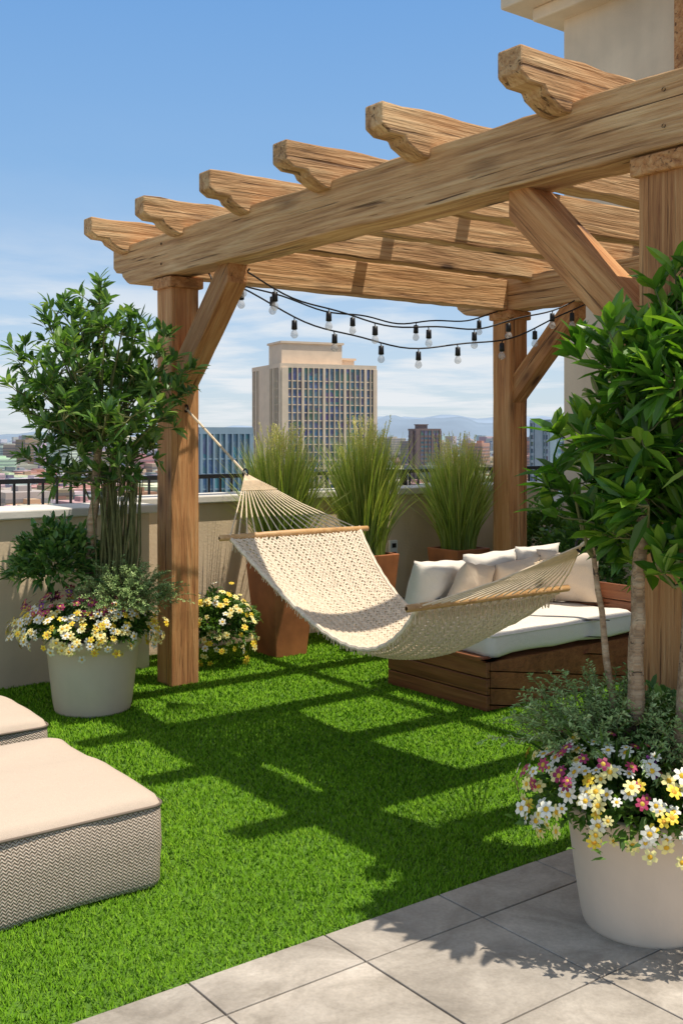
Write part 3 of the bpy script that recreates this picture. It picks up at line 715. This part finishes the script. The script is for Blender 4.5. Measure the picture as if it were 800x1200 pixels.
n=64; V=[(0,0,GZ)]+[(60000*math.cos(2*math.pi*i/n),60000*math.sin(2*math.pi*i/n),GZ) for i in range(n)]; mk('ground',V,[(0,1+i,1+(i+1)%n) for i in range(n)],M_gr)
def hillmat(name,c):
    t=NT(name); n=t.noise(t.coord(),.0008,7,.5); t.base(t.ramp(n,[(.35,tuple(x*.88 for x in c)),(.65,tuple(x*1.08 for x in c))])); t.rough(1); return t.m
for nm,dist,amp,c,sd_ in (('hills',15000,1.25,(.20,.26,.34),1.3),('mountain_range',24000,2.2,(.25,.32,.42),7.7)):  # bluish hill colours have the aerial haze painted in
    V=[];F=[];K=260
    for i in range(K+1):
        a=-1.1+2.2*i/K; x=math.sin(a);y=math.cos(a)
        prof=.55+.35*math.sin(a*4+.4)+.25*math.sin(a*9+sd_)+.8*mnoise.fractal(Vector((a*6,sd_,0)),.8,2.1,6)
        hgt=max(20,230*amp*(prof*.6+.25)*(1.0 if a>0.02 else .62))
        for q,hh in ((1.0,0),(1.04,.45),(1.1,.8),(1.16,1.0),(1.3,.3)):
            jz=1+.25*mnoise.noise(Vector((a*60,q*9,sd_))); V.append((x*dist*q,y*dist*q,GZ+hgt*hh*jz+ (0 if hh else -5)))
    for i in range(K):
        for j in range(4): a=i*5+j; F.append((a,a+5,a+6,a+1))
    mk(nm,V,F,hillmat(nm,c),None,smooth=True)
# towers
def towerglass(name,c0,c1):
    t=NT(name); v=t.coord(); n=t.noise(v,.25,3); vo=t.add('ShaderNodeTexVoronoi'); vo.inputs['Scale'].default_value=.35; t.link(v,vo.inputs['Vector'])
    t.base(t.mix(t.ramp(n,[(.3,c0),(.7,c1)]),vo.outputs['Color'],.12)); t.rough(.2); t.p.inputs['Metallic'].default_value=.3; return t.m
M_tg=towerglass('tower_glass',(.04,.08,.12),(.14,.22,.30)); M_tg2=towerglass('blue_tower_glass',(.06,.15,.22),(.14,.28,.36))
M_tb=simple('tower_concrete',(.70,.54,.39),.8,0,.08,.3,0); M_tb2=simple('tower_mullion',(.22,.30,.36),.6,0,.08,.3,0)
M_br=simple('brown_cladding',(.18,.13,.12),.7,0,.1,.2,0)
def tower(name,px,dist,a_,b_,top,ang,floor,bay,mg,mb,solid=0,penthouse=None,band=1.0,pw=.9):
    cx_=(px-400)/1245*dist; e=empty(name,(cx_,dist,GZ)); c=Boxes(); c.box(cx_,dist,a_/2,b_/2,GZ,top-.5,ang); c.make('glass_core',mg,e)
    f=Boxes()
    f.box(cx_,dist,a_/2+.5,b_/2+.5,top-1.6,top,ang)
    z=top-1.6-floor*1.7
    while z>GZ:
        f.box(cx_,dist,a_/2+.3,b_/2+.3,z,z+band,ang); z-=floor
    f.make('floor_slabs',mb,e)
    g=Boxes(); ca,sa=math.cos(ang),math.sin(ang)
    def at(x,y,hx,hy,z0,z1): g.box(cx_+x*ca-y*sa,dist+x*sa+y*ca,hx,hy,z0,z1,ang)
    k=-a_/2; i=0
    while k<=a_/2+.01:
        wdt=pw if i%4==0 else .18; at(k,-b_/2-.25,wdt,.45,GZ,top-1.61); k+=bay; i+=1
    k=-b_/2; i=0
    while k<=b_/2+.01:
        wdt=pw*1.2 if i%3==0 else .2
        at(-a_/2-.25,k,.45,wdt,GZ,top-1.61); at(a_/2+.25,k,.45,wdt,GZ,top-1.61); k+=bay; i+=1
    if solid:
        at(-a_/2+solid/2,-b_/2-.5,solid/2,.55,GZ,top-1.62)
        at(-a_/2-.5,0,.55,b_*.2,GZ,top-1.62)
        at(a_/2-solid*.2,-b_/2-.5,solid*.2,.55,GZ,top-1.62)
    g.make('piers',mb,e)
    if penthouse:
        p=Boxes()
        for x,y,hx,hy,z1 in penthouse:
            p.box(cx_+x*ca-y*sa,dist+x*sa+y*ca,hx,hy,top,top+z1,ang); p.box(cx_+x*ca-y*sa,dist+x*sa+y*ca,hx+.6,hy+.6,top+z1,top+z1+.8,ang)
        p.make('penthouse',mb,e)
tower('high_rise_tower',367,420,39,31,28.5,math.radians(24),3.0,2.17,M_tg,M_tb,2.6,[(-5,-4,12.5,7,8.0),(9,0,6,6,2.5)],.40,.5)
tower('glass_office_building',253,260,13,12,3.4,math.radians(30),3.6,1.6,M_tg2,M_tb2,0,None,.35,.3)
tower('brown_office_building',497,900,22,16,7,math.radians(20),3.4,3.6,M_tg,M_br,3,[(-3,0,4,4,3)],1.7)
tower('office_block',660,520,26,18,9,math.radians(20),3.4,3.6,M_tg,M_tb2,3,None,1.3)
print('done')
